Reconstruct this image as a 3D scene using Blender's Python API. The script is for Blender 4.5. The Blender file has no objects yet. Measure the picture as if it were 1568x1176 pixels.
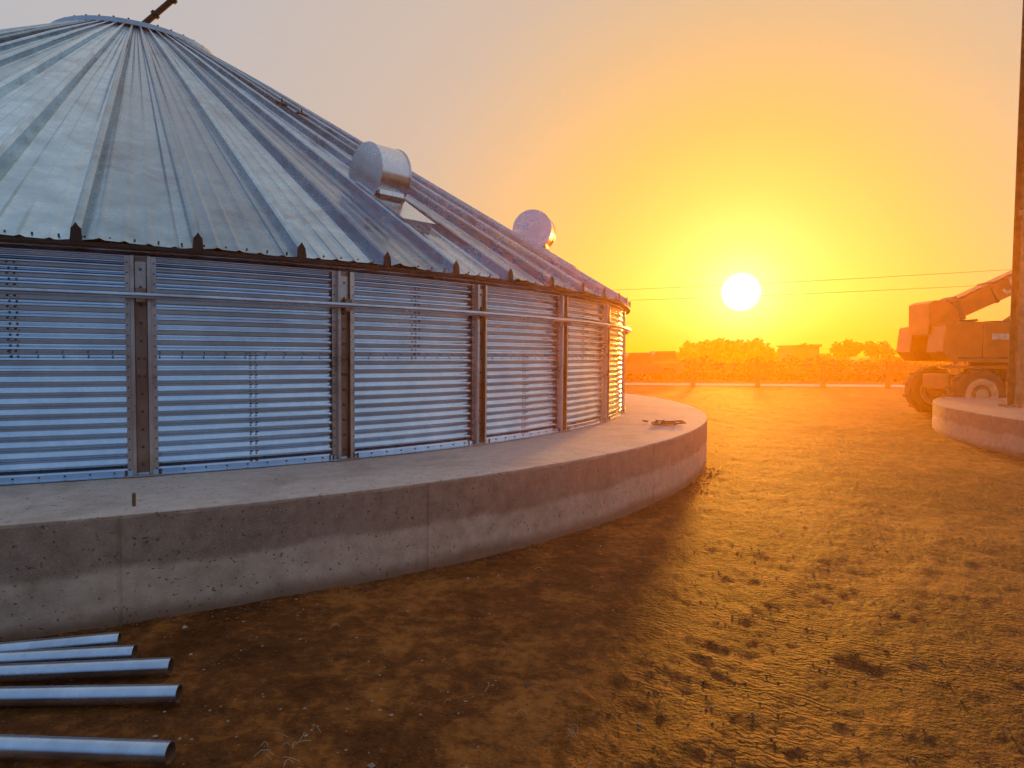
import bpy, math, random
import numpy as np
from mathutils import Vector, Matrix, noise as mnoise
random.seed(7); rng=np.random.default_rng(7)
S=bpy.context.scene
pi=math.pi; sin=math.sin; cos=math.cos

# ------------------------------------------------------------------ helpers
class MB:
    def __init__(s): s.v=[]; s.f=[]; s.m=[]; s.sm=[]
    def add(s,vs,fs,mat=0,smooth=False):
        o=len(s.v); s.v.extend([tuple(p) for p in vs])
        for i,f in enumerate(fs):
            s.f.append(tuple(i_+o for i_ in f)); s.m.append(mat[i%len(mat)] if isinstance(mat,list) else mat); s.sm.append(smooth)
    def box(s,c,d,R=None,mat=0,bev=0.0):
        x,y,z=d[0]/2,d[1]/2,d[2]/2
        if bev<=0:
            P=[(-x,-y,-z),(x,-y,-z),(x,y,-z),(-x,y,-z),(-x,-y,z),(x,-y,z),(x,y,z),(-x,y,z)]
            F=[(0,3,2,1),(4,5,6,7),(0,1,5,4),(1,2,6,5),(2,3,7,6),(3,0,4,7)]
        else:
            import bmesh
            bm=bmesh.new(); bmesh.ops.create_cube(bm,size=1.0)
            for v in bm.verts: v.co=Vector((v.co.x*d[0],v.co.y*d[1],v.co.z*d[2]))
            bmesh.ops.bevel(bm,geom=bm.edges[:],offset=bev,segments=2,affect='EDGES',profile=0.6)
            P=[v.co[:] for v in bm.verts]; F=[tuple(v.index for v in f.verts) for f in bm.faces]; bm.free()
        R=R or Matrix.Identity(3); c=Vector(c)
        s.add([c+R@Vector(p) for p in P],F,mat)
    def cyl(s,a,b,r0,r1=None,n=16,mat=0,caps=True,capmat=None,smooth=True):
        a=Vector(a); b=Vector(b); r1=r0 if r1 is None else r1
        q=(b-a).to_track_quat('Z','Y').to_matrix()
        P=[]
        for k in range(n):
            t=2*pi*k/n; P.append(a+q@Vector((r0*cos(t),r0*sin(t),0)))
        for k in range(n):
            t=2*pi*k/n; P.append(b+q@Vector((r1*cos(t),r1*sin(t),0)))
        s.add(P,[(k,(k+1)%n,n+(k+1)%n,n+k) for k in range(n)],mat,smooth)
        if caps:
            cm=mat if capmat is None else capmat
            s.add(P[:n],[tuple(range(n))[::-1]],cm); s.add(P[n:],[tuple(range(n))],cm)
    def prism(s,pts,y0,y1,mat=0,R=None,c=(0,0,0)):
        n=len(pts); R=R or Matrix.Identity(3); c=Vector(c)
        P=[c+R@Vector((p[0],y0,p[1])) for p in pts]+[c+R@Vector((p[0],y1,p[1])) for p in pts]
        s.add(P,[tuple(range(n)),tuple(range(n,2*n))[::-1]]+[(k,n+k,n+(k+1)%n,(k+1)%n) for k in range(n)],mat)
    def build(s,name,mats,parent=None,loc=None):
        me=bpy.data.meshes.new(name); me.from_pydata(s.v,[],s.f)
        for m in mats: me.materials.append(m)
        me.polygons.foreach_set('material_index',s.m); me.polygons.foreach_set('use_smooth',s.sm)
        me.update()
        ob=bpy.data.objects.new(name,me); S.collection.objects.link(ob)
        if parent: ob.parent=parent
        if loc: ob.location=loc
        return ob
def empty(name,loc=(0,0,0),rz=0):
    e=bpy.data.objects.new(name,None); e.location=loc; e.rotation_euler=(0,0,rz); e.empty_display_size=.3
    S.collection.objects.link(e); return e

class NT:
    def __init__(s,tree): s.t=tree; s.n=tree.nodes; s.l=tree.links
    def new(s,typ,**kw):
        n=s.n.new(typ)
        for k,v in kw.items():
            if k=='ins':
                for kk,vv in v.items():
                    if isinstance(vv,bpy.types.NodeSocket): s.l.new(vv,n.inputs[kk])
                    else: n.inputs[kk].default_value=vv
            else: setattr(n,k,v)
        return n
    def math(s,op,a,b=0.0,c=None,clamp=False):
        d={0:a,1:b}
        if c is not None: d[2]=c
        return s.new('ShaderNodeMath',operation=op,use_clamp=clamp,ins=d).outputs[0]
    def vmath(s,op,a,b): 
        return s.new('ShaderNodeVectorMath',operation=op,ins={0:a,1:b})
    def noise(s,vec,scale,detail=4,rough=.55,dist=0):
        return s.new('ShaderNodeTexNoise',ins={'Vector':vec,'Scale':scale,'Detail':detail,'Roughness':rough,'Distortion':dist}).outputs['Fac']
    def ramp(s,fac,stops,interp='LINEAR'):
        n=s.new('ShaderNodeValToRGB',ins={'Fac':fac}); e=n.color_ramp.elements; n.color_ramp.interpolation=interp
        while len(e)<len(stops): e.new(.5)
        for el,(p,c) in zip(e,stops):
            el.position=p; el.color=(*c,1) if not isinstance(c,(int,float)) else (c,c,c,1)
        return n.outputs[0]
    def mix(s,fac,a,b,mode='MIX'):
        n=s.new('ShaderNodeMix',data_type='RGBA',blend_type=mode)
        for i,v in ((0,fac),(6,a),(7,b)):
            if isinstance(v,bpy.types.NodeSocket): s.l.new(v,n.inputs[i])
            else: n.inputs[i].default_value=v if i==0 else (*v,1)
        return n.outputs[2]
    def mapr(s,v,a,b,c=0.,d=1.,smooth=False):
        return s.new('ShaderNodeMapRange',interpolation_type='SMOOTHSTEP' if smooth else 'LINEAR',ins={0:v,1:a,2:b,3:c,4:d}).outputs[0]
    def bump(s,h,strength,dist,nrm=None):
        d={'Strength':strength,'Distance':dist,'Height':h}
        if nrm is not None: d['Normal']=nrm
        return s.new('ShaderNodeBump',ins=d).outputs[0]
def mat(name,fn):
    m=bpy.data.materials.new(name); m.use_nodes=True; t=NT(m.node_tree)
    b=t.n['Principled BSDF']; co=t.new('ShaderNodeTexCoord').outputs['Object']
    fn(t,b,co); return m
def setb(t,b,**kw):
    for k,v in kw.items():
        k={'col':'Base Color','rough':'Roughness','metal':'Metallic','nrm':'Normal','spec':'Specular IOR Level'}.get(k,k)
        if isinstance(v,bpy.types.NodeSocket): t.l.new(v,b.inputs[k])
        else: b.inputs[k].default_value=(*v,1) if isinstance(v,tuple) and len(v)==3 else v
def simple(name,col,rough=.6,metal=0.,var=.25,scale=6,bump=.0):
    def fn(t,b,co):
        n=t.noise(co,scale,5)
        c2=tuple(x*(1-var) for x in col); c3=tuple(min(1,x*(1+var)) for x in col)
        setb(t,b,col=t.ramp(n,[(.3,c2),(.7,c3)]),rough=t.mapr(n,.3,.7,max(0,rough-.08),min(1,rough+.1)),metal=metal)
        if bump: setb(t,b,nrm=t.bump(t.noise(co,scale*6,4),bump,.01))
    return mat(name,fn)

# ------------------------------------------------------------------ geometry of the place
CX,CY=-7.3257,13.4357
RW,RF,HF,ZE,RE=9.38,10.768,0.642,2.375,9.50
ZA=8.12; TAN=(ZA-ZE)/RE; RC=1.35
sun_az=math.radians(18.49); sun_el=math.radians(5.07)
SD=Vector((sin(sun_az)*cos(sun_el),cos(sun_az)*cos(sun_el),sin(sun_el)))

# ------------------------------------------------------------------ camera
cd=bpy.data.cameras.new('camera'); cam=bpy.data.objects.new('camera',cd); S.collection.objects.link(cam)
cd.sensor_width=36; cd.lens=1040/1568*36; cd.clip_end=8000; cd.clip_start=.05
cam.matrix_world=Matrix.Translation((0,0,1.6))@Matrix.Rotation(pi/2-0.0441,4,'X')@Matrix.Rotation(0.0081,4,'Z')
S.camera=cam
S.view_settings.view_transform='Standard'; S.view_settings.look='None'; S.view_settings.exposure=0

# ------------------------------------------------------------------ world
w=bpy.data.worlds.new('World'); S.world=w; w.use_nodes=True; t=NT(w.node_tree)
bg=t.n['Background']
sky=t.new('ShaderNodeTexSky',sky_type='NISHITA'); sky.sun_disc=False; sky.sun_elevation=sun_el; sky.sun_rotation=sun_az
sky.air_density=1.0; sky.dust_density=4.0; sky.ozone_density=1.0
dirv=t.vmath('NORMALIZE',t.new('ShaderNodeTexCoord').outputs['Generated'],(0,0,0)).outputs[0]
dot=t.vmath('DOT_PRODUCT',dirv,tuple(SD)).outputs['Value']
ang=t.math('MULTIPLY',t.math('ARCCOSINE',t.math('MINIMUM',dot,.999999)),180/pi)
a01=t.math('DIVIDE',ang,180.)
base=t.ramp(a01,[(0,(1,.70,.14)),(.02,(1,.58,.07)),(.045,(.93,.48,.05)),(.07,(.84,.45,.09)),(.11,(.70,.46,.23)),(.155,(.60,.47,.37)),(.25,(.53,.48,.47)),(.36,(.46,.47,.50)),(.55,(.27,.36,.49)),(1,(.18,.30,.52))])
sep=t.new('ShaderNodeSeparateXYZ',ins={0:dirv}).outputs['Z']
elev=t.math('MULTIPLY',t.math('ARCSINE',sep),180/pi)
hz=t.math('POWER',2.718,t.math('DIVIDE',t.math('MAXIMUM',elev,0.),-7.))
near=t.mapr(ang,8.,60.,1.,0.,True)
base=t.mix(t.math('MULTIPLY',t.math('MULTIPLY',hz,near),.95),base,(.84,.34,.004))
dusk=t.math('MULTIPLY',t.mapr(elev,2.,26.,1.,0.,True),t.mapr(ang,70.,125.,0.,.75,True))
base=t.mix(dusk,base,(.07,.12,.21))
nz=t.vmath('SCALE',sky.outputs[0],(0,0,0)); nz.inputs['Scale'].default_value=.012
disc=t.mapr(ang,.75,1.6,7.,0.,True)
glow=t.math('MULTIPLY',t.math('POWER',2.718,t.math('DIVIDE',ang,-2.0)),1.6)
dg=t.new('ShaderNodeCombineColor',ins={0:t.math('ADD',disc,glow),1:t.math('ADD',disc,t.math('MULTIPLY',glow,.62)),2:t.math('ADD',t.math('MULTIPLY',disc,.9),t.math('MULTIPLY',glow,.34))}).outputs[0]
tot=t.vmath('ADD',t.vmath('ADD',base,nz.outputs[0]).outputs[0],dg).outputs[0]
t.l.new(tot,bg.inputs[0]); bg.inputs[1].default_value=1.0
ld=bpy.data.lights.new('sun','SUN'); ld.energy=5; ld.angle=math.radians(5.0); ld.color=(1,.35,.03)
lo=bpy.data.objects.new('sun',ld); lo.rotation_euler=SD.to_track_quat('Z','Y').to_euler(); lo.location=(30,80,12); S.collection.objects.link(lo)

# ------------------------------------------------------------------ materials
def m_ground(t,b,co):
    n1=t.noise(co,.45,5,.6,.5); n2=t.noise(co,2.6,6,.65,.3); n3=t.noise(co,14,5,.7); n4=t.noise(co,60,3,.6)
    f=t.math('ADD',t.math('MULTIPLY',n1,.42),t.math('ADD',t.math('MULTIPLY',n2,.42),t.math('MULTIPLY',n3,.33)))
    c=t.ramp(f,[(.49,(.042,.014,.004)),(.58,(.120,.040,.010)),(.68,(.36,.125,.026))])
    sp=t.mapr(t.noise(co,110,2,.5),.64,.71)
    c=t.mix(t.math('MULTIPLY',sp,.5),c,(.36,.20,.09))
    vo=t.new('ShaderNodeTexVoronoi',ins={'Vector':co,'Scale':34.,'Randomness':1.}).outputs['Distance']
    mp=t.new('ShaderNodeMapping',ins={'Vector':co}); mp.inputs['Rotation'].default_value=(0,0,.45)
    wv=t.new('ShaderNodeTexWave',wave_type='BANDS',bands_direction='Y',ins={'Vector':mp.outputs[0],'Scale':7.0,'Distortion':10.,'Detail':5.,'Detail Scale':2.0}).outputs['Fac']
    sx=t.new('ShaderNodeSeparateXYZ',ins={0:co})
    msk=t.math('MULTIPLY',t.mapr(sx.outputs['X'],.0,.8),t.mapr(t.noise(co,1.3,3),.46,.60,0,1,True))
    msk=t.math('MULTIPLY',msk,t.mapr(sx.outputs['Y'],7.5,4.5))
    h=t.math('ADD',t.math('MULTIPLY',n2,.60),t.math('ADD',t.math('MULTIPLY',n3,.62),t.math('ADD',t.math('MULTIPLY',n4,.24),t.math('MULTIPLY',vo,-.15))))
    h=t.math('ADD',h,t.math('MULTIPLY',t.math('MULTIPLY',wv,msk),.18))
    setb(t,b,col=c,rough=.74,spec=.36,nrm=t.bump(h,1.0,.048))
    b.inputs['Specular Tint'].default_value=(1,.42,.12,1)
M_ground=mat('dirt',m_ground)

def m_conc(t,b,co):
    n1=t.noise(co,1.1,6,.62,.4); n2=t.noise(co,9,6,.7); n3=t.noise(co,70,3,.6)
    z=t.new('ShaderNodeSeparateXYZ',ins={0:co}).outputs['Z']
    zz=t.math('ADD',z,t.math('MULTIPLY',t.math('SUBTRACT',n1,.5),.18))
    up=t.mapr(zz,.29,.35,0,1,True)
    low=t.ramp(n2,[(.3,(.46,.30,.20)),(.7,(.68,.49,.35))])
    hi=t.ramp(n2,[(.3,(.24,.150,.10)),(.7,(.43,.285,.20))])
    top=t.ramp(n2,[(.3,(.52,.41,.34)),(.7,(.67,.55,.47))])
    c=t.mix(up,low,hi); c=t.mix(t.mapr(z,HF-.006,HF-.001),c,top)
    c=t.mix(t.mapr(n1,.50,.72,0,.5),c,(.19,.13,.09))
    pit=t.mapr(t.noise(co,38,2,.5),.66,.71)
    c=t.mix(t.math('MULTIPLY',pit,.8),c,(.06,.042,.03))
    st=t.mapr(t.noise(co,120,2,.5),.60,.68)
    c=t.mix(t.math('MULTIPLY',st,.35),c,(.66,.55,.46))
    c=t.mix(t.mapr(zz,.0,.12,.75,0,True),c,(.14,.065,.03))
    h=t.math('ADD',t.math('MULTIPLY',n2,.6),t.math('ADD',t.math('MULTIPLY',n3,.25),t.math('MULTIPLY',pit,-.6)))
    setb(t,b,col=c,rough=.85,nrm=t.bump(h,.7,.014))
M_conc=mat('concrete',m_conc)

def galv(name,c1,c2,rough,bs=.15,dirt=.25,panel=False,tint=(.15,.14,.14)):
    def fn(t,b,co):
        n=t.noise(co,3.2,5,.6); s=t.new('ShaderNodeTexVoronoi',ins={'Vector':co,'Scale':45.}).outputs['Color']
        g=t.new('ShaderNodeSeparateColor',ins={0:s}).outputs[0]
        c=t.ramp(n,[(.3,c1),(.7,c2)]); c=t.mix(t.math('MULTIPLY',g,.12),c,(.3,.3,.32))
        c=t.mix(t.mapr(t.noise(co,1.3,6,.7,.6),.52,.70,0,dirt),c,tint)
        if panel:
            a=t.new('ShaderNodeAttribute',attribute_name='panel_tone').outputs['Fac']
            c=t.mix(1.0,c,t.ramp(a,[(0,(.36,.42,.47)),(1,(1,1,1))]),'MULTIPLY')
        r=t.math('ADD',t.mapr(n,.3,.7,rough-.06,rough+.08),t.math('MULTIPLY',g,.06))
        setb(t,b,col=c,metal=.95,rough=r,nrm=t.bump(t.noise(co,2.2,3,.5),bs,.03))
    return mat(name,fn)
M_wall=galv('galvanised_wall',(.42,.57,.72),(.62,.77,.92),.14,.02,.10)
M_roof=galv('galvanised_roof',(.32,.50,.61),(.62,.83,.94),.20,.10,.55,panel=True)
M_cap=galv('galvanised_cap',(.32,.43,.51),(.52,.65,.75),.32,.10,.4)
M_vent=galv('galvanised_vent',(.52,.63,.68),(.68,.80,.85),.20,.03,.1)
M_stiff=galv('galvanised_stiffener',(.50,.44,.39),(.74,.69,.64),.28,.1,.5,tint=(.22,.12,.07))
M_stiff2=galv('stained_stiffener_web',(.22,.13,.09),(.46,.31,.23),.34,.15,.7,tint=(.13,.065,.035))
M_pipe=galv('galvanised_pipe',(.42,.51,.62),(.62,.72,.84),.19,.08,.45)
M_dark=simple('dark_steel',(.03,.026,.024),.6,.4)
M_bolt=simple('bolt_steel',(.10,.09,.08),.45,.8)
M_rust=simple('rusty_steel',(.20,.10,.05),.7,.3,.4,8,.4)
M_col=simple('weathered_column_steel',(.42,.22,.09),.5,.3,.35,6,.2)

# ------------------------------------------------------------------ ground sheet
def vnoise(x,y,seed=0):
    xi=np.floor(x).astype(np.int64); yi=np.floor(y).astype(np.int64); xf=x-xi; yf=y-yi
    u=xf*xf*(3-2*xf); v=yf*yf*(3-2*yf)
    def hsh(a,b):
        n=(a*374761393+b*668265263+seed*1442695041)&0x7fffffff
        n=((n^(n>>13))*1274126177)&0x7fffffff
        return ((n^(n>>16))&0xffff)/65535.
    return (hsh(xi,yi)*(1-u)+hsh(xi+1,yi)*u)*(1-v)+(hsh(xi,yi+1)*(1-u)+hsh(xi+1,yi+1)*u)*v
def ground_z(X,Y):
    d=np.hypot(X,Y)
    z=(vnoise(X*.5,Y*.5,1)-.5)*.030+(vnoise(X*1.7+.3*Y,Y*1.7-.5*X,2)-.5)*.016+(vnoise(X*5+Y*2,Y*5-2.4*X,3)-.5)*.010+(vnoise(X*13+Y*4,Y*13-3*X,4)-.5)*.009+(vnoise(X*31-Y*9,Y*31+7*X,5)-.5)*.007
    th=np.arctan2(Y-CY,X-CX)
    for R0,dep in ((12.9,.020),(14.6,.024),(15.5,.020),(17.3,.024)):
        rr=np.hypot(X-CX,Y-CY)+(vnoise(X*.3,Y*.3,9)-.5)*.9
        band=np.exp(-((rr-R0)/.22)**2)
        br=np.clip((vnoise(X*1.1,Y*1.1,12)-.35)*2.2,0,1)
        z-=dep*band*(.6+.18*br*np.sin(th*R0*2*pi/.15+np.abs(rr-R0)*14+5*vnoise(X*2,Y*2,6)))
        z+=dep*.5*np.exp(-((abs(rr-R0)-.32)/.08)**2)*(.2+vnoise(X*4,Y*4,11))
    return z*np.clip((60-d)/40,0,1)-.01
A=np.concatenate([np.radians(np.linspace(40,140,760)),np.radians(np.linspace(140,400,160)[1:-1])])
Rr=[.35]
while Rr[-1]<4000: Rr.append(Rr[-1]*(1.0105 if Rr[-1]<22 else 1.06))
Rr=np.array(Rr); na,nr=len(A),len(Rr)
RR,AA=np.meshgrid(Rr,A,indexing='ij'); X=RR*np.cos(AA); Y=RR*np.sin(AA); Z=ground_z(X,Y)
V=np.stack([X,Y,Z],-1).reshape(-1,3); V=np.vstack([V,[0,0,-.01]])
i,j=np.meshgrid(np.arange(nr-1),np.arange(na),indexing='ij'); j2=(j+1)%na
Q=np.stack([i*na+j,(i+1)*na+j,(i+1)*na+j2,i*na+j2],-1).reshape(-1,4)
cc=len(V)-1
T=[(cc,k,(k+1)%na) for k in range(na)]
me=bpy.data.meshes.new('ground'); me.from_pydata(V.tolist(),[],Q.tolist()+T); me.materials.append(M_ground)
me.polygons.foreach_set('use_smooth',[True]*len(me.polygons)); me.update()
g=bpy.data.objects.new('ground',me); S.collection.objects.link(g)

# ------------------------------------------------------------------ circular foundation
def foundation(mb,cx,cy,R,H,grooves,n=420,seed=0):
    angs=[2*pi*k/n-pi for k in range(n)]
    angs=[a for a in angs if all(abs(a-gv)>.006 for gv in grooves)]
    G=[]
    for gv in grooves: G+=[(gv-.0014,0),(gv-.0005,1),(gv+.0005,1),(gv+.0014,0)]
    L=sorted([(a,0) for a in angs]+G)
    prof=[(0,-.35),(0,-.02),(0,.1),(0,.2),(0,.3),(0,.4),(0,.5),(0,H-.022),(-.006,H-.007),(-.02,H),(-.5,H),(-1.2,H),(-2.5,H)]
    P=[]
    for a,gr in L:
        for k,(dr,z) in enumerate(prof):
            nn=mnoise.noise(Vector((a*14+seed,z*3,0)))*.006+mnoise.noise(Vector((a*90+seed,z*14,5)))*.003
            if 7<=k<=9: nn+=mnoise.noise(Vector((a*200,k,2)))*.007
            r=R+dr+nn-(.009 if gr and k<10 else 0)
            P.append((cx+r*cos(a),cy+r*sin(a),z+(mnoise.noise(Vector((a*40,dr*8,7)))*.003 if k>=9 else 0)))
    m=len(prof); N=len(L)
    mb.add(P,[(a*m+k,((a+1)%N)*m+k,((a+1)%N)*m+k+1,a*m+k+1) for a in range(N) for k in range(m-1)],0,False)
    mb.add([P[a*m+m-1] for a in range(N)],[tuple(range(N))],0)
silo=empty('grain_silo')
mb=MB(); gr=[-1.084,-.899,-.602]+[-.602+.297*k for k in range(1,12)]+[-1.084-.297*k for k in range(1,6)]
foundation(mb,CX,CY,RF,HF,gr); fo=mb.build('foundation',[M_conc],silo)

# corrugated wall
NC=22; PITCH=(ZE-HF)/NC; AMP=.0105
mb=MB(); zs=np.linspace(HF+.02,ZE,NC*14+1); n=260; P=[]
for k in range(n):
    a=2*pi*k/n
    for z in zs:
        r=RW+AMP*sin(2*pi*(z-HF)/PITCH)
        P.append((CX+r*cos(a),CY+r*sin(a),z))
m=len(zs); mb.add(P,[(a*m+k,((a+1)%n)*m+k,((a+1)%n)*m+k+1,a*m+k+1) for a in range(n) for k in range(m-1)],0,True)
P=[]; pr=[(.075,HF+.006),(.075,HF+.012),(.026,HF+.016),(.022,HF+.05)]
for k in range(n):
    a=2*pi*k/n
    for dr,z in pr: P.append((CX+(RW+dr)*cos(a),CY+(RW+dr)*sin(a),z))
mb.add(P,[(a*4+k,((a+1)%n)*4+k,((a+1)%n)*4+k+1,a*4+k+1) for a in range(n) for k in range(3)],0,False)
mb.build('corrugated_wall',[M_wall],silo)

def rad(a,r,z,tt=0.):
    return Vector((CX+r*cos(a)-tt*sin(a),CY+r*sin(a)+tt*cos(a),z))
def frame(a):
    return Matrix(((-sin(a),cos(a),0),(cos(a),sin(a),0),(0,0,1))).transposed()
# stiffeners
mb=MB(); bo=MB(); sec=[(-.105,.018),(-.072,.018),(-.068,.064),(-.044,.066),(-.038,.024),(.038,.024),(.044,.066),(.068,.064),(.072,.018),(.105,.018)]
for k in range(-6,31):
    a=-1.0716+.1689*k; P=[]
    for z in [HF+.02,ZE-.06]:
        for tt,dr in sec: P.append(rad(a,RW+dr,z,tt))
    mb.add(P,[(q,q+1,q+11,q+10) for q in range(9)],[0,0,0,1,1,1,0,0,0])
    mb.box(rad(a,RW+.030,HF+.012),(.26,.13,.012),frame(a),0)
    mb.box(rad(a,RW+.028,HF+.86),(.070,.006,.16),frame(a),1)
    mb.box(rad(a,RW+.030,ZE-.20),(.072,.006,.20),frame(a),0)
    for q in range(12):
        z=HF+.09+q*.135
        for tt in (-.018,.018) if q in(5,6) else (0.,):
            bo.cyl(rad(a,RW+.024,z,tt),rad(a,RW+.040,z,tt),.011,n=6,smooth=False)
    for q in range(22):
        z=HF+.05+q*PITCH
        for tt in (-.090,.090): bo.cyl(rad(a,RW+.016,z,tt),rad(a,RW+.026,z,tt),.006,n=6,smooth=False)
    for tt in (-.115,.115): bo.cyl(rad(a,RW+.06,HF,tt),rad(a,RW+.06,HF+.055,tt),.010,n=8)
    mb.box(rad(a,RW+.078,2.015),(.05,.05,.10),frame(a),1); mb.box(rad(a,RW+.133,2.015),(.06,.008,.10),frame(a),1)
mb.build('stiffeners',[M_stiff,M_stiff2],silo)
for k in range(-4,28):
    for (a,z0,z1) in ((-.82+.3378*k,HF+.95,ZE-.08),(-.985+.3378*k,HF+.06,HF+.93)):
        if a>5: continue
        z=z0
        while z<z1:
            for tt in (-.022,.022):
                bo.cyl(rad(a,RW+.006,z,tt),rad(a,RW+.020,z,tt),.008,n=6,smooth=False)
            z+=PITCH
a=-pi
while a<pi:
    bo.cyl(rad(a,RW+.006,HF+.94),rad(a,RW+.020,HF+.94),.006,n=6,smooth=False)
    bo.cyl(rad(a,RE-.05,ZE+.03),rad(a,RE-.05,ZE+.06),.008,n=6,smooth=False)
    bo.cyl(rad(a,RW+.03,HF+.035),rad(a,RW+.015,HF+.035),.008,n=6,smooth=False)
    a+=.0168
bo.build('bolts',[M_bolt],silo)
mb=MB(); n=148; kk=12; P=[]
for k in range(n):
    a=2*pi*k/n
    for q in range(kk):
        b_=2*pi*q/kk; P.append(rad(a,RW+.125+.026*cos(b_),2.015+.026*sin(b_)))
mb.add(P,[(a*kk+q,((a+1)%n)*kk+q,((a+1)%n)*kk+(q+1)%kk,a*kk+(q+1)%kk) for a in range(n) for q in range(kk)],0,True)
mb.build('wind_ring',[M_pipe],silo)

# roof
mb=MB(); NP=75; dP=2*pi/NP; ph0=-1.1139
radii=[RE,RE-.02]+list(np.linspace(RE-.5,RC+.1,16))+[RC]
prof_w=[(-.038,0),(-.033,.082),(-.014,.100),(.014,.100),(.033,.082),(.038,0)]
def zroof(r): return ZE+(RE-r)*TAN+.02
sub=[(.14,0),(.18,.013),(.22,0),(.34,0),(.38,.013),(.42,0),(.54,0),(.58,.013),(.62,0),(.76,0),(.80,.013),(.84,0)]
P=[]; tone=[]; pt=[random.random() for _ in range(NP)]; tilt=[random.uniform(-.07,.07) for _ in range(NP)]
for r in radii:
    for k in range(NP):
        a0=ph0+k*dP
        sc=1.0 if r>3 else .45+.55*(r-RC)/(3-RC)
        for tt,h in prof_w:
            P.append(rad(a0+tt*sc/r,r,zroof(r)+h*sc))
        for s_,h in sub:
            wob=mnoise.noise(Vector((k*3.1+s_*2,r*.9,3)))*.010+tilt[k]*(s_-.5)*min(1,r/6)
            P.append(rad(a0+s_*dP,r,zroof(r)+h*sc+wob))
m=NP*(len(prof_w)+len(sub)); F=[]
for i in range(len(radii)-1):
    for q in range(m):
        F.append((i*m+q,i*m+(q+1)%m,(i+1)*m+(q+1)%m,(i+1)*m+q)); tone.append(pt[q//18])
mb.add(P,F,0,False)
ro_=mb.build('roof_panels',[M_roof],silo)
at=ro_.data.attributes.new('panel_tone','FLOAT','FACE'); at.data.foreach_set('value',tone)
mb=MB()
for k in range(NP):
    a=ph0+k*dP
    mb.prism([(-.040,-.015),(.040,-.015),(.030,.078),(.0,.125),(-.030,.078)],-.004,.012,0,frame(a),rad(a,RE+.002,ZE+.018))
n=225; pr=[(-.08,ZE-.02),(.010,ZE-.012),(.010,ZE+.010)]
P=[]
for k in range(n):
    a=2*pi*k/n
    for dr,z in pr: P.append(rad(a,RE+dr,z))
mb.add(P,[(a*3+k,((a+1)%n)*3+k,((a+1)%n)*3+k+1,a*3+k+1) for a in range(n) for k in range(2)],0)
mb.build('eave_trim',[M_dark],silo)
mb=MB(); n=60; zc=zroof(RC)
pr=[(RC+.12,zc-.03),(RC+.12,zc+.05),(RC-.02,zc+.09),(.5,zc+.20),(.32,zc+.22),(.30,zc+.34),(.0,zc+.36)]
P=[]
for k in range(n):
    a=2*pi*k/n
    for r,z in pr: P.append(rad(a,max(r,.001),z))
m=len(pr); mb.add(P,[(a*m+k,((a+1)%n)*m+k,((a+1)%n)*m+k+1,a*m+k+1) for a in range(n) for k in range(m-1)],0,False)
for k in range(38):
    a=2*pi*k/38; mb.cyl(rad(a,RC+.04,zc+.06),rad(a,RC+.04,zc+.10),.018,n=6,mat=1)
mb.build('peak_cap',[M_cap,M_dark],silo)
mb=MB(); a0=Vector((CX-.12,CY-.3,zc+.10)); a1=a0+Vector((1.8,.5,1.95))*2.4
mb.cyl(a0,a1,.055,n=12)
for f in (.13,.20):
    p=a0.lerp(a1,f); d=(a1-a0).normalized(); mb.cyl(p-d*.03,p+d*.03,.085,n=12)
mb.build('fill_spout',[M_dark],silo)
mb=MB()
for k in range(12):
    a=-.752+.5236*k
    F=frame(a); r0=7.95; zb=zroof(r0); tl=Vector((-sin(a),cos(a),0)); ro=Vector((cos(a),sin(a),0))
    sl=(ro*1-Vector((0,0,TAN))).normalized(); up=tl.cross(sl); up=up if up.z>0 else -up
    RS=Matrix((tl,sl,up)).transposed()
    base=rad(a,r0,zb)
    mb.box(base+up*.10+sl*.2,(.46,1.05,.02),RS,0)
    mb.box(base+up*.05+sl*.2,(.42,1.0,.10),RS,0)
    mb.box(base+Vector((0,0,.10)),(.34,.34,.34),F,0)
    c=base+Vector((0,0,.35))-ro*.06
    n=44; rp=.325
    for s_ in (-1,1):
        mb.cyl(c+tl*.185*s_,c+tl*.205*s_,rp+.008,n=n,mat=0)
    mb.cyl(c-tl*.19,c+tl*.19,rp,n=n,mat=0,caps=False)
    mb.box(c+ro*.12-Vector((0,0,.31)),(.36,.22,.06),F,1)
mb.build('roof_vents',[M_vent,M_dark],silo)
mb=MB()
for (r0,a) in ((4.6,-.63),(4.9,-.60)):
    p=rad(a,r0,zroof(r0)+.09); mb.box(p,(.20,.04,.03),frame(a)); mb.cyl(p,p+Vector((0,0,.09)),.012,n=6)
mb.build('roof_anchors',[M_dark],silo)

# ------------------------------------------------------------------ second foundation (right) with steel column
f2=empty('silo_foundation'); mb=MB(); C2=(18.55,10.35)
foundation(mb,C2[0],C2[1],10.3,.60,[2.2,2.5,2.8,3.1,-2.9,-2.6],360,40); mb.build('foundation_ring',[M_conc],f2)
colm=empty('steel_column'); mb=MB(); px,py=10.50,14.1
mb.box((px,py,7.2),(.012,.22,13.2),None,0)
for s_ in (-1,1): mb.box((px,py+.116*s_,7.2),(.24,.012,13.2),None,0)
mb.box((px,py,.615),(.45,.45,.03),None,0)
for z in (4.55,8.9): mb.box((px-.04,py-.14,z),(.36,.03,.10),None,0)
z=1.2
while z<13:
    for s_ in (-.07,.07): mb.cyl((px+s_,py-.12,z),(px+s_,py-.137,z),.014,n=6)
    if int(z*10)%9==0:
        mb.box((px-.135,py-.12,z),(.05,.03,.03),None,0)
    z+=.45
for sx in(-.17,.17):
    for sy in(-.17,.17): mb.cyl((px+sx,py+sy,.6),(px+sx,py+sy,.72),.016,n=8)
mb.build('column',[M_col],colm)
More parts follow.
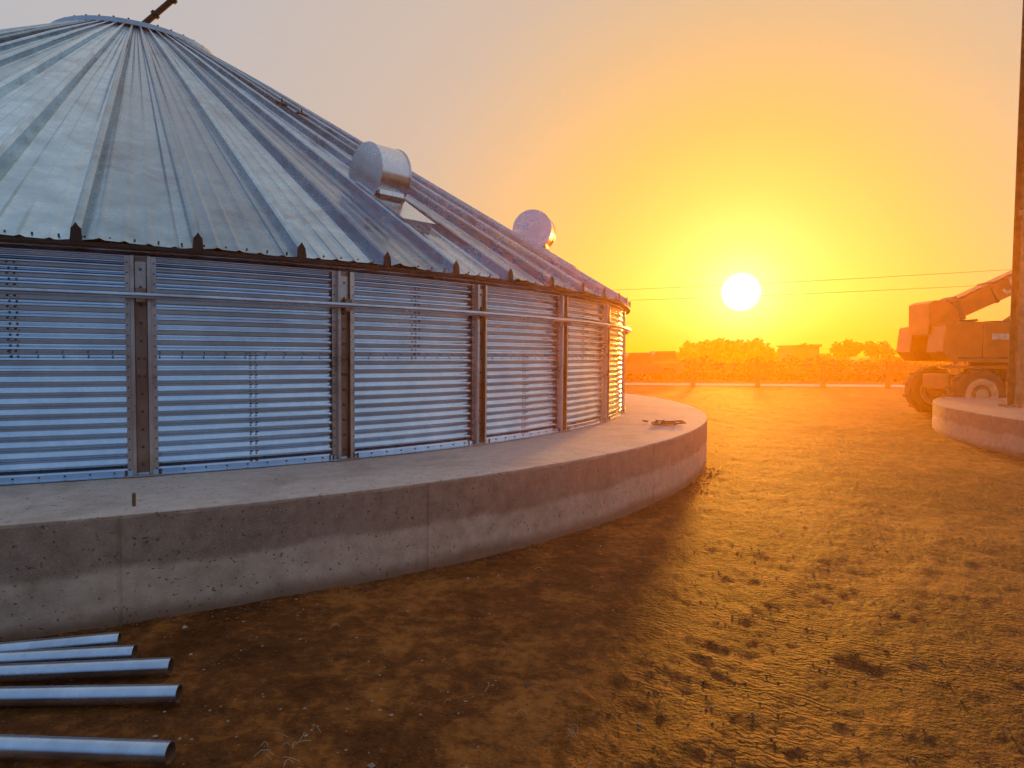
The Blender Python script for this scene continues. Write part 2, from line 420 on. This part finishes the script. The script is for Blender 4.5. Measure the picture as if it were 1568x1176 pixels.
def chunk(mb,c,s,mat=0):
    P=[Vector(c)+Vector((s*(random.random()*.6+.5)*x,s*(random.random()*.6+.5)*y,s*.6*(random.random()*.6+.5)*z)) for x,y,z in ((1,0,0),(-1,0,0),(0,1,0),(0,-1,0),(0,0,1),(0,0,-1),(.7,.7,.4),(-.7,-.7,.4))]
    mb.add(P,[(0,2,4),(2,1,4),(1,3,4),(3,0,4),(2,0,5),(1,2,5),(3,1,5),(0,3,5)],mat)
mb=MB()
for k in range(26): chunk(mb,(px-.5+random.random()*1.2,py-.5+random.random()*.9,.62),.03+.05*random.random())
mb.build('rubble',[M_rust])
mb=MB()
for k in range(14):
    a=-.43+random.random()*.04; r=RF-.25-random.random()*.5
    p=rad(a,r,HF+.02); q=p+Vector((random.uniform(-.3,.3),random.uniform(-.15,.15),.02)); mb.cyl(p,q,.012,n=5)
mb.build('scrap_pile',[M_rust])
mb=MB(); mb.cyl((-2.33,4.16,HF-.02),(-2.33,4.16,HF+.08),.011,n=8); mb.build('anchor_bolt',[M_rust])

# ------------------------------------------------------------------ foreground pipes
ends=[((-2.10,3.59),(-2.64,3.445)),((-1.93,3.43),(-2.56,3.34)),((-1.673,3.29),(-2.46,3.20)),((-1.50,3.02),(-2.295,2.98)),((-1.312,2.567),(-2.01,2.60))]
for k,(e,l) in enumerate(ends):
    e=Vector((e[0],e[1],.046)); d=(Vector((l[0],l[1],.046))-e).normalized(); o=e+d*(2.3 if k<1 else 3.2)
    mb=MB(); q=d.to_track_quat('Z','Y').to_matrix(); n=32; ro,ri=.0425,.0365
    P=[]
    for (c,r) in ((o,ri),(o,ro),(e,ro),(e,ri),(e+d*.6,ri)):
        for j in range(n): P.append(c+q@Vector((r*cos(2*pi*j/n),r*sin(2*pi*j/n),0)))
    for s_ in range(4): mb.add(P[s_*n:(s_+2)*n],[(j,(j+1)%n,n+(j+1)%n,n+j) for j in range(n)],1 if s_==3 else 0,s_ in(1,3))
    mb.build('steel_pipe' if k==0 else 'steel_pipe.%03d'%k,[M_pipe,M_rust])

# ------------------------------------------------------------------ gravel, straw
mb=MB()
def gz(x,y): return float(ground_z(np.array([x]),np.array([y]))[0])
N=0
while N<5200:
    r=1.6+11*random.random()**1.3; a=math.radians(random.uniform(48,132)); x,y=r*cos(a),r*sin(a)
    if math.hypot(x-CX,y-CY)<RF+.02: continue
    s=.003+.007*random.random()**3+ (.009 if random.random()<.015 and x<1 else 0)
    chunk(mb,(x,y,gz(x,y)+s*.1),s*1.3,0 if random.random()<.7 else 1); N+=1
for k in range(1500):
    a=random.uniform(-1.25,-.35); r=RF+.01+abs(random.gauss(0,.12)); x,y=CX+r*cos(a),CY+r*sin(a); s=.005+.015*random.random()**2
    chunk(mb,(x,y,gz(x,y)+s*.3),s,0)
M_st1=simple('stone_dark',(.13,.06,.025),.8,0,.4,30); M_st2=simple('stone_light',(.36,.25,.16),.8,0,.3,30)
mb.build('gravel',[M_st1,M_st2])
mb=MB(); M_straw=simple('straw',(.42,.31,.18),.7)
for k in range(46):
    if k<12: x,y=-.95+random.gauss(0,.07),2.68+random.gauss(0,.06)
    elif k<16: x,y=.27+random.gauss(0,.03),2.82+random.gauss(0,.04)
    else: x,y=random.uniform(-1.2,3.5),random.uniform(2.4,8)
    if math.hypot(x-CX,y-CY)<RF+.1: continue
    a=random.uniform(0,2*pi); L=random.uniform(.03,.09); z=gz(x,y)
    p=[Vector((x+L*f*cos(a+f*.8),y+L*f*sin(a+f*.8),z+.012+.02*sin(f*3))) for f in (0,.33,.66,1)]
    for u in range(3): mb.cyl(p[u],p[u+1],.0016,n=4,caps=False)
mb.build('dry_grass',[M_straw])

# ------------------------------------------------------------------ boom lift
M_or=simple('orange_paint',(.66,.15,.008),.4,0,.15,3); M_tyre=simple('tyre_rubber',(.025,.018,.014),.85,0,.2,12,.3); M_rim=simple('rim_paint',(.60,.38,.16),.5)
M_grey=simple('machine_grey',(.05,.03,.02),.6); M_white=simple('decal_cream',(.75,.60,.38),.5)
bl=empty('boom_lift',(11.75,18.3,0),-.03)
def wheel(mb,c,r,wd):
    c=Vector(c)
    prof=[(r*.55,-wd/2),(r*.86,-wd/2),(r*.97,-wd*.38),(r,-wd*.2),(r,wd*.2),(r*.97,wd*.38),(r*.86,wd/2),(r*.55,wd/2)]
    n=36; P=[]
    for k in range(n):
        t_=2*pi*k/n
        for rr,yy in prof: P.append(c+Vector((rr*cos(t_),yy,rr*sin(t_))))
    m=len(prof); mb.add(P,[(a*m+k,((a+1)%n)*m+k,((a+1)%n)*m+k+1,a*m+k+1) for a in range(n) for k in range(m-1)],0,True)
    for k in range(24):
        t_=2*pi*k/24; R=Matrix.Rotation(-t_,3,'Y'); mb.box(c+Vector((r*1.0*cos(t_),wd*.22*(1 if k%2 else -1),r*sin(t_))),(.045,wd*.5,.07),R,0)
    mb.cyl(c-Vector((0,wd*.42,0)),c+Vector((0,wd*.42,0)),r*.56,n=28,mat=2)
    mb.cyl(c-Vector((0,wd*.52,0)),c-Vector((0,wd*.36,0)),r*.24,n=20,mat=1)
    n=28; P=[]
    for k in range(n):
        t_=2*pi*k/n
        for rr,yy in ((r*.62,-wd*.5),(r*.52,-wd*.54),(r*.38,-wd*.44)): P.append(c+Vector((rr*cos(t_),yy,rr*sin(t_))))
    mb.add(P,[(a*3+k,((a+1)%n)*3+k,((a+1)%n)*3+k+1,a*3+k+1) for a in range(n) for k in range(2)],1,True)
mb=MB()
for x,y in ((.15,-.95),(.20,1.15),(3.6,-.95),(3.6,1.15)): wheel(mb,(x,y,.66),.66,.45)
mb.build('wheels',[M_tyre,M_rim,M_grey],bl)
mb=MB()
mb.box((1.7,.1,.95),(4.0,1.2,.42),None,0,.05); mb.box((.15,.1,.75),(.35,1.7,.3),None,1); mb.box((3.6,.1,.75),(.35,1.7,.3),None,1)
mb.box((.3,-.75,1.36),(1.5,.6,.06),None,0,.01); mb.cyl((1.4,.1,1.1),(1.4,.1,1.5),.7,n=28,mat=1)
mb.box((1.6,-.6,1.15),(1.1,.2,.5),None,0,.03)
mb.build('chassis',[M_or,M_grey],bl)
tt=empty('turntable',(1.7,0,.0)); tt.parent=bl
mb=MB(); pr=[(-2.25,1.50),(-2.5,1.75),(-2.42,2.42),(-2.0,2.52),(1.7,2.46),(2.2,2.2),(2.2,1.45)]
mb.prism(pr,-1.05,-.35,0); mb.prism(pr,.45,1.15,0)
mb.box((.2,.05,1.75),(3.9,.8,.4),None,1)
mb.prism([(-2.5,2.2),(-2.52,3.02),(-2.35,3.10),(-2.0,3.08),(-1.75,2.8),(-1.6,2.2)],-.42,.52,0)
for x in (-1.5,-.4,.7): mb.box((x,-1.055,2.0),(.02,.01,.86),None,1)
mb.box((-1.0,-1.058,2.14),(.55,.012,.15),None,2); mb.box((.1,-1.058,1.9),(.75,.012,.10),None,2); mb.box((-.1,-1.058,2.28),(.35,.012,.08),None,1)
for k in range(5): mb.box((1.3,-1.058,1.7+k*.1),(.7,.012,.04),None,1)
mb.box((-.4,-1.056,1.60),(3.4,.012,.05),None,1)
mb.cyl((-1.7,-1.1,2.55),(-1.7,-.4,2.55),.03,n=8,mat=1)
mb.box((-.9,-.7,2.5),(.5,.4,.10),None,1,.02); mb.cyl((1.0,-.8,2.4),(1.0,-.8,2.85),.05,n=10,mat=1)
mb.build('hood_and_counterweight',[M_or,M_grey,M_white],tt)
mb=MB(); R=Matrix.Rotation(-.44,3,'Y'); o=Vector((-2.0,.05,2.72))
def bx(l0,l1,h,wd,off=0,m_=0): mb.box(o+R@Vector(((l0+l1)/2,0,off)),(l1-l0,wd,h),R,m_,.02)
bx(0,9,.54,.46); bx(9,14,.42,.38); bx(14,18,.34,.30)
bx(-.1,.5,.66,.56,0,1)
def stroke(x0,z0,x1,z1,wd=.07):
    a_=Vector((x0,0,z0)); b_=Vector((x1,0,z1)); d_=(b_-a_); L_=d_.length; an=math.atan2(d_.z,d_.x)
    mb.box(o+R@Vector(((x0+x1)/2,-.238,(z0+z1)/2)),(L_+wd,.012,wd),R@Matrix.Rotation(-an,3,'Y'),2)
x0=1.7
for (p) in (((.25,.15),(.25,-.15),(.05,-.15),(.0,-.06)),((.40,.15),(.40,-.15),(.65,-.15)),((1.05,.15),(.78,.15),(.78,-.15),(1.05,-.15),(1.05,0),(.93,0))):
    for q0,q1 in zip(p,p[1:]): stroke(x0+q0[0],q0[1],x0+q1[0],q1[1])
for l in (1.4,4.4,7): bx(l,l+.08,.59,.51,0,1)
mb.cyl((-.4,.05,2.4),o+R@Vector((5.2,0,-.28)),.10,n=14,mat=1); mb.cyl(o+R@Vector((1.9,0,-.66)),o+R@Vector((5.6,0,-.30)),.07,n=12,mat=3)
mb.cyl(o+R@Vector((.3,-.3,.24)),o+R@Vector((4.3,-.3,.28)),.025,n=8,mat=1)
mb.build('boom',[M_or,M_grey,M_white,M_vent],tt)
mb=MB(); o2=o+R@Vector((18.1,0,0))
for z in (0,.55,1.1):
    for s_ in (-.45,.45): mb.cyl(o2+Vector((0,s_*2,z-.4)),o2+Vector((1,s_*2,z-.4)),.025,n=8)
    for x in (0,1): mb.cyl(o2+Vector((x,-.9,z-.4)),o2+Vector((x,.9,z-.4)),.025,n=8)
for x in (0,1):
    for s_ in (-.9,0,.9): mb.cyl(o2+Vector((x,s_,-.4)),o2+Vector((x,s_,.7)),.025,n=8)
mb.box(o2+Vector((.5,0,-.42)),(1.0,1.8,.04))
mb.build('platform_basket',[M_or],tt)

# ------------------------------------------------------------------ distance
M_road=simple('pale_gravel_road',(.60,.46,.30),.9,0,.15,.6); M_wood=simple('weathered_wood',(.10,.05,.02),.85,0,.3,5)
mb=MB(); mb.add([(-60,36,.012),(80,36,.012),(80,39.0,.012),(-60,39.0,.012)],[(0,1,2,3)])
mb.build('gravel_road',[M_road])
mb=MB(); x=9.2
while x<44:
    mb.box((x,34.5,.70),(.20,.18,1.4),Matrix.Rotation(random.uniform(-.03,.03),3,'Y'),0); x+=3.3
for z in (.72,1.15): mb.box((26,34.38,z),(34,.04,.07),None,0)
mb.build('wooden_fence',[M_wood])
def blob_mass(mb,fn_in,bounds,count,size,mats=2):
    (x0,x1),(y0,y1),(z0,z1)=bounds; c=0; tries=0
    while c<count and tries<count*30:
        tries+=1
        p=Vector((random.uniform(x0,x1),random.uniform(y0,y1),random.uniform(z0,z1)))
        if not fn_in(p): continue
        s=size*random.uniform(.6,1.3); a=Vector((random.gauss(0,1),random.gauss(0,1),random.gauss(0,1))).normalized(); b_=a.orthogonal().normalized(); d_=a.cross(b_)
        mb.add([p-b_*s,p+d_*s*.6,p+b_*s,p-d_*s*.6],[(0,1,2,3)],random.randrange(mats)); c+=1
M_lf1=simple('foliage_dark',(.045,.035,.010),.8); M_lf2=simple('foliage_light',(.07,.05,.015),.8); M_bark=simple('bark',(.09,.065,.045),.9)
def tl(p):
    h=1.4+1.6*mnoise.noise(Vector((p.x*.09,3,0)))+1.1*mnoise.noise(Vector((p.x*.4,p.y*.1,0)))+.6*mnoise.noise(Vector((p.x*1.3,p.y*.3,0)))
    return p.z<h+2.2*max(0,1-((p.x-37)/9)**4)
mb=MB(); blob_mass(mb,tl,((-60,150),(112,124),(0,7)),21000,.5); mb.build('distant_tree_line',[M_lf1,M_lf2])
def scrub(p): return p.z<.75+.9*max(0,mnoise.noise(Vector((p.x*.25,p.y*.3,8)))+.25)+.35*mnoise.noise(Vector((p.x*1.5,p.y,0)))
mb=MB(); blob_mass(mb,scrub,((0,60),(44,50),(0,1.9)),22000,.17); mb.build('scrub_vegetation',[M_lf1,M_lf2])
def tree(name,x,y,h,w_):
    e=empty(name,(x,y,0)); mb=MB(); mb.cyl((0,0,-.1),(.1,0,h*.5),.22,.13,n=8); cl=[]
    for k in range(9):
        a=random.uniform(0,2*pi); rr=w_*.5*random.uniform(.25,.8); zz=h*random.uniform(.5,.85)
        mb.cyl((.1,0,h*random.uniform(.3,.5)),(rr*cos(a),rr*sin(a),zz),.08,.03,n=5); cl.append((Vector((rr*cos(a),rr*sin(a),zz)),w_*random.uniform(.14,.24)))
    mb.build('trunk',[M_bark],e); mb=MB()
    for c,r in cl: blob_mass(mb,lambda p:(p-c).length<r*(1+.3*mnoise.noise(p*2)),((c.x-r,c.x+r),(c.y-r,c.y+r),(c.z-r,c.z+r)),170,.22)
    mb.build('crown',[M_lf1,M_lf2],e)
tree('tree',46.5,95,4.0,4.4); tree('tree.001',52,97,3.8,4.6); tree('tree.002',42.3,99,3.4,3.6); tree('tree.003',58,92,3.2,4.4)
M_shed=simple('shed_cladding',(.10,.06,.035),.6,.2)
e=empty('farm_shed',(38.7,92,0)); mb=MB(); mb.box((0,0,1.45),(3.4,5,2.9),None,0)
mb.prism([(-1.9,2.9),(1.9,2.9),(1.9,3.2),(-1.9,3.05)],-2.8,2.8,1); mb.build('walls_and_roof',[M_shed,M_dark],e)
mb=MB(); mb.box((-.5,-2.52,1.2),(1.6,.06,2.4),None,0); mb.build('door',[M_dark],e)
M_truck=simple('truck_paint',(.08,.05,.03),.4,.1); M_glass=simple('dark_glass',(.02,.02,.02),.1)
def truck(name,x,y,rz,sc=1.):
    e=empty(name,(x,y,0),rz); e.scale=(sc,)*3
    mb=MB(); mb.prism([(-2.6,.5),(-2.6,1.05),(-1.3,1.12),(-.75,1.72),(.55,1.75),(.75,1.15),(2.6,1.15),(2.6,.5),(2.2,.5),(1.95,.85),(1.4,.85),(1.15,.5),(-1.25,.5),(-1.5,.85),(-2.05,.85),(-2.3,.5)],-.9,.9,0)
    mb.build('body',[M_truck],e); mb=MB()
    for s_ in(-.905,.905): mb.prism([(-1.1,1.15),(-.7,1.62),(.45,1.65),(.6,1.17)],s_-.004,s_+.004,0)
    mb.build('windows',[M_glass],e); mb=MB()
    for x_ in(-1.78,1.68):
        for y_ in(-.8,.8): wheel(mb,(x_,y_,.38),.38,.25)
    mb.build('wheels',[M_tyre,M_grey,M_grey],e)
truck('pickup_truck',7.5,40.8,.15); truck('pickup_truck.001',11.6,52,.05,1.1)
def upole(name,x,y):
    e=empty(name,(x,y,0)); mb=MB(); mb.cyl((0,0,-.2),(0,0,8.2),.16,.11,n=10); mb.box((0,0,7.75),(.1,1.8,.12),Matrix.Rotation(.55,3,'Z'),0)
    mb.build('pole_shaft',[M_wood],e)
A_=Vector((-14.7,75,7.85)); B_=Vector((46,37.5,7.85))
upole('utility_pole',A_.x,A_.y); upole('utility_pole.001',B_.x,B_.y)
mb=MB()
for oz,ox in ((0,0),(-.9,.4)):
    pts=[A_.lerp(B_,f/24)+Vector((ox,ox,oz-1.1*4*(f/24)*(1-f/24)*.5)) for f in range(25)]
    for a_,b_ in zip(pts,pts[1:]): mb.cyl(a_,b_,.014,n=5,caps=False)
mb.build('power_lines',[M_dark])

# ------------------------------------------------------------------ dusty air beyond the yard, and an added glare veil over the yard
def haze(name,col,dens,g_,c,d):
    mh=bpy.data.materials.new(name); mh.use_nodes=True; t=NT(mh.node_tree); t.n.remove(t.n['Principled BSDF'])
    vs=t.new('ShaderNodeVolumeScatter',ins={'Color':(*col,1),'Density':dens,'Anisotropy':g_})
    t.l.new(vs.outputs[0],t.n['Material Output'].inputs['Volume'])
    mb=MB(); mb.box(c,d); mb.build(name,[mh])
haze('dust_haze',(.80,.30,.012),.0065,.5,(20,82,1.8),(240,115.8,4.2))
haze('yard_glare_veil',(1,.46,.02),.0075,.76,(4,6.9,1.8),(60,34,4.2))  # added scatter volume, stands in for the orange lens glare of the sun
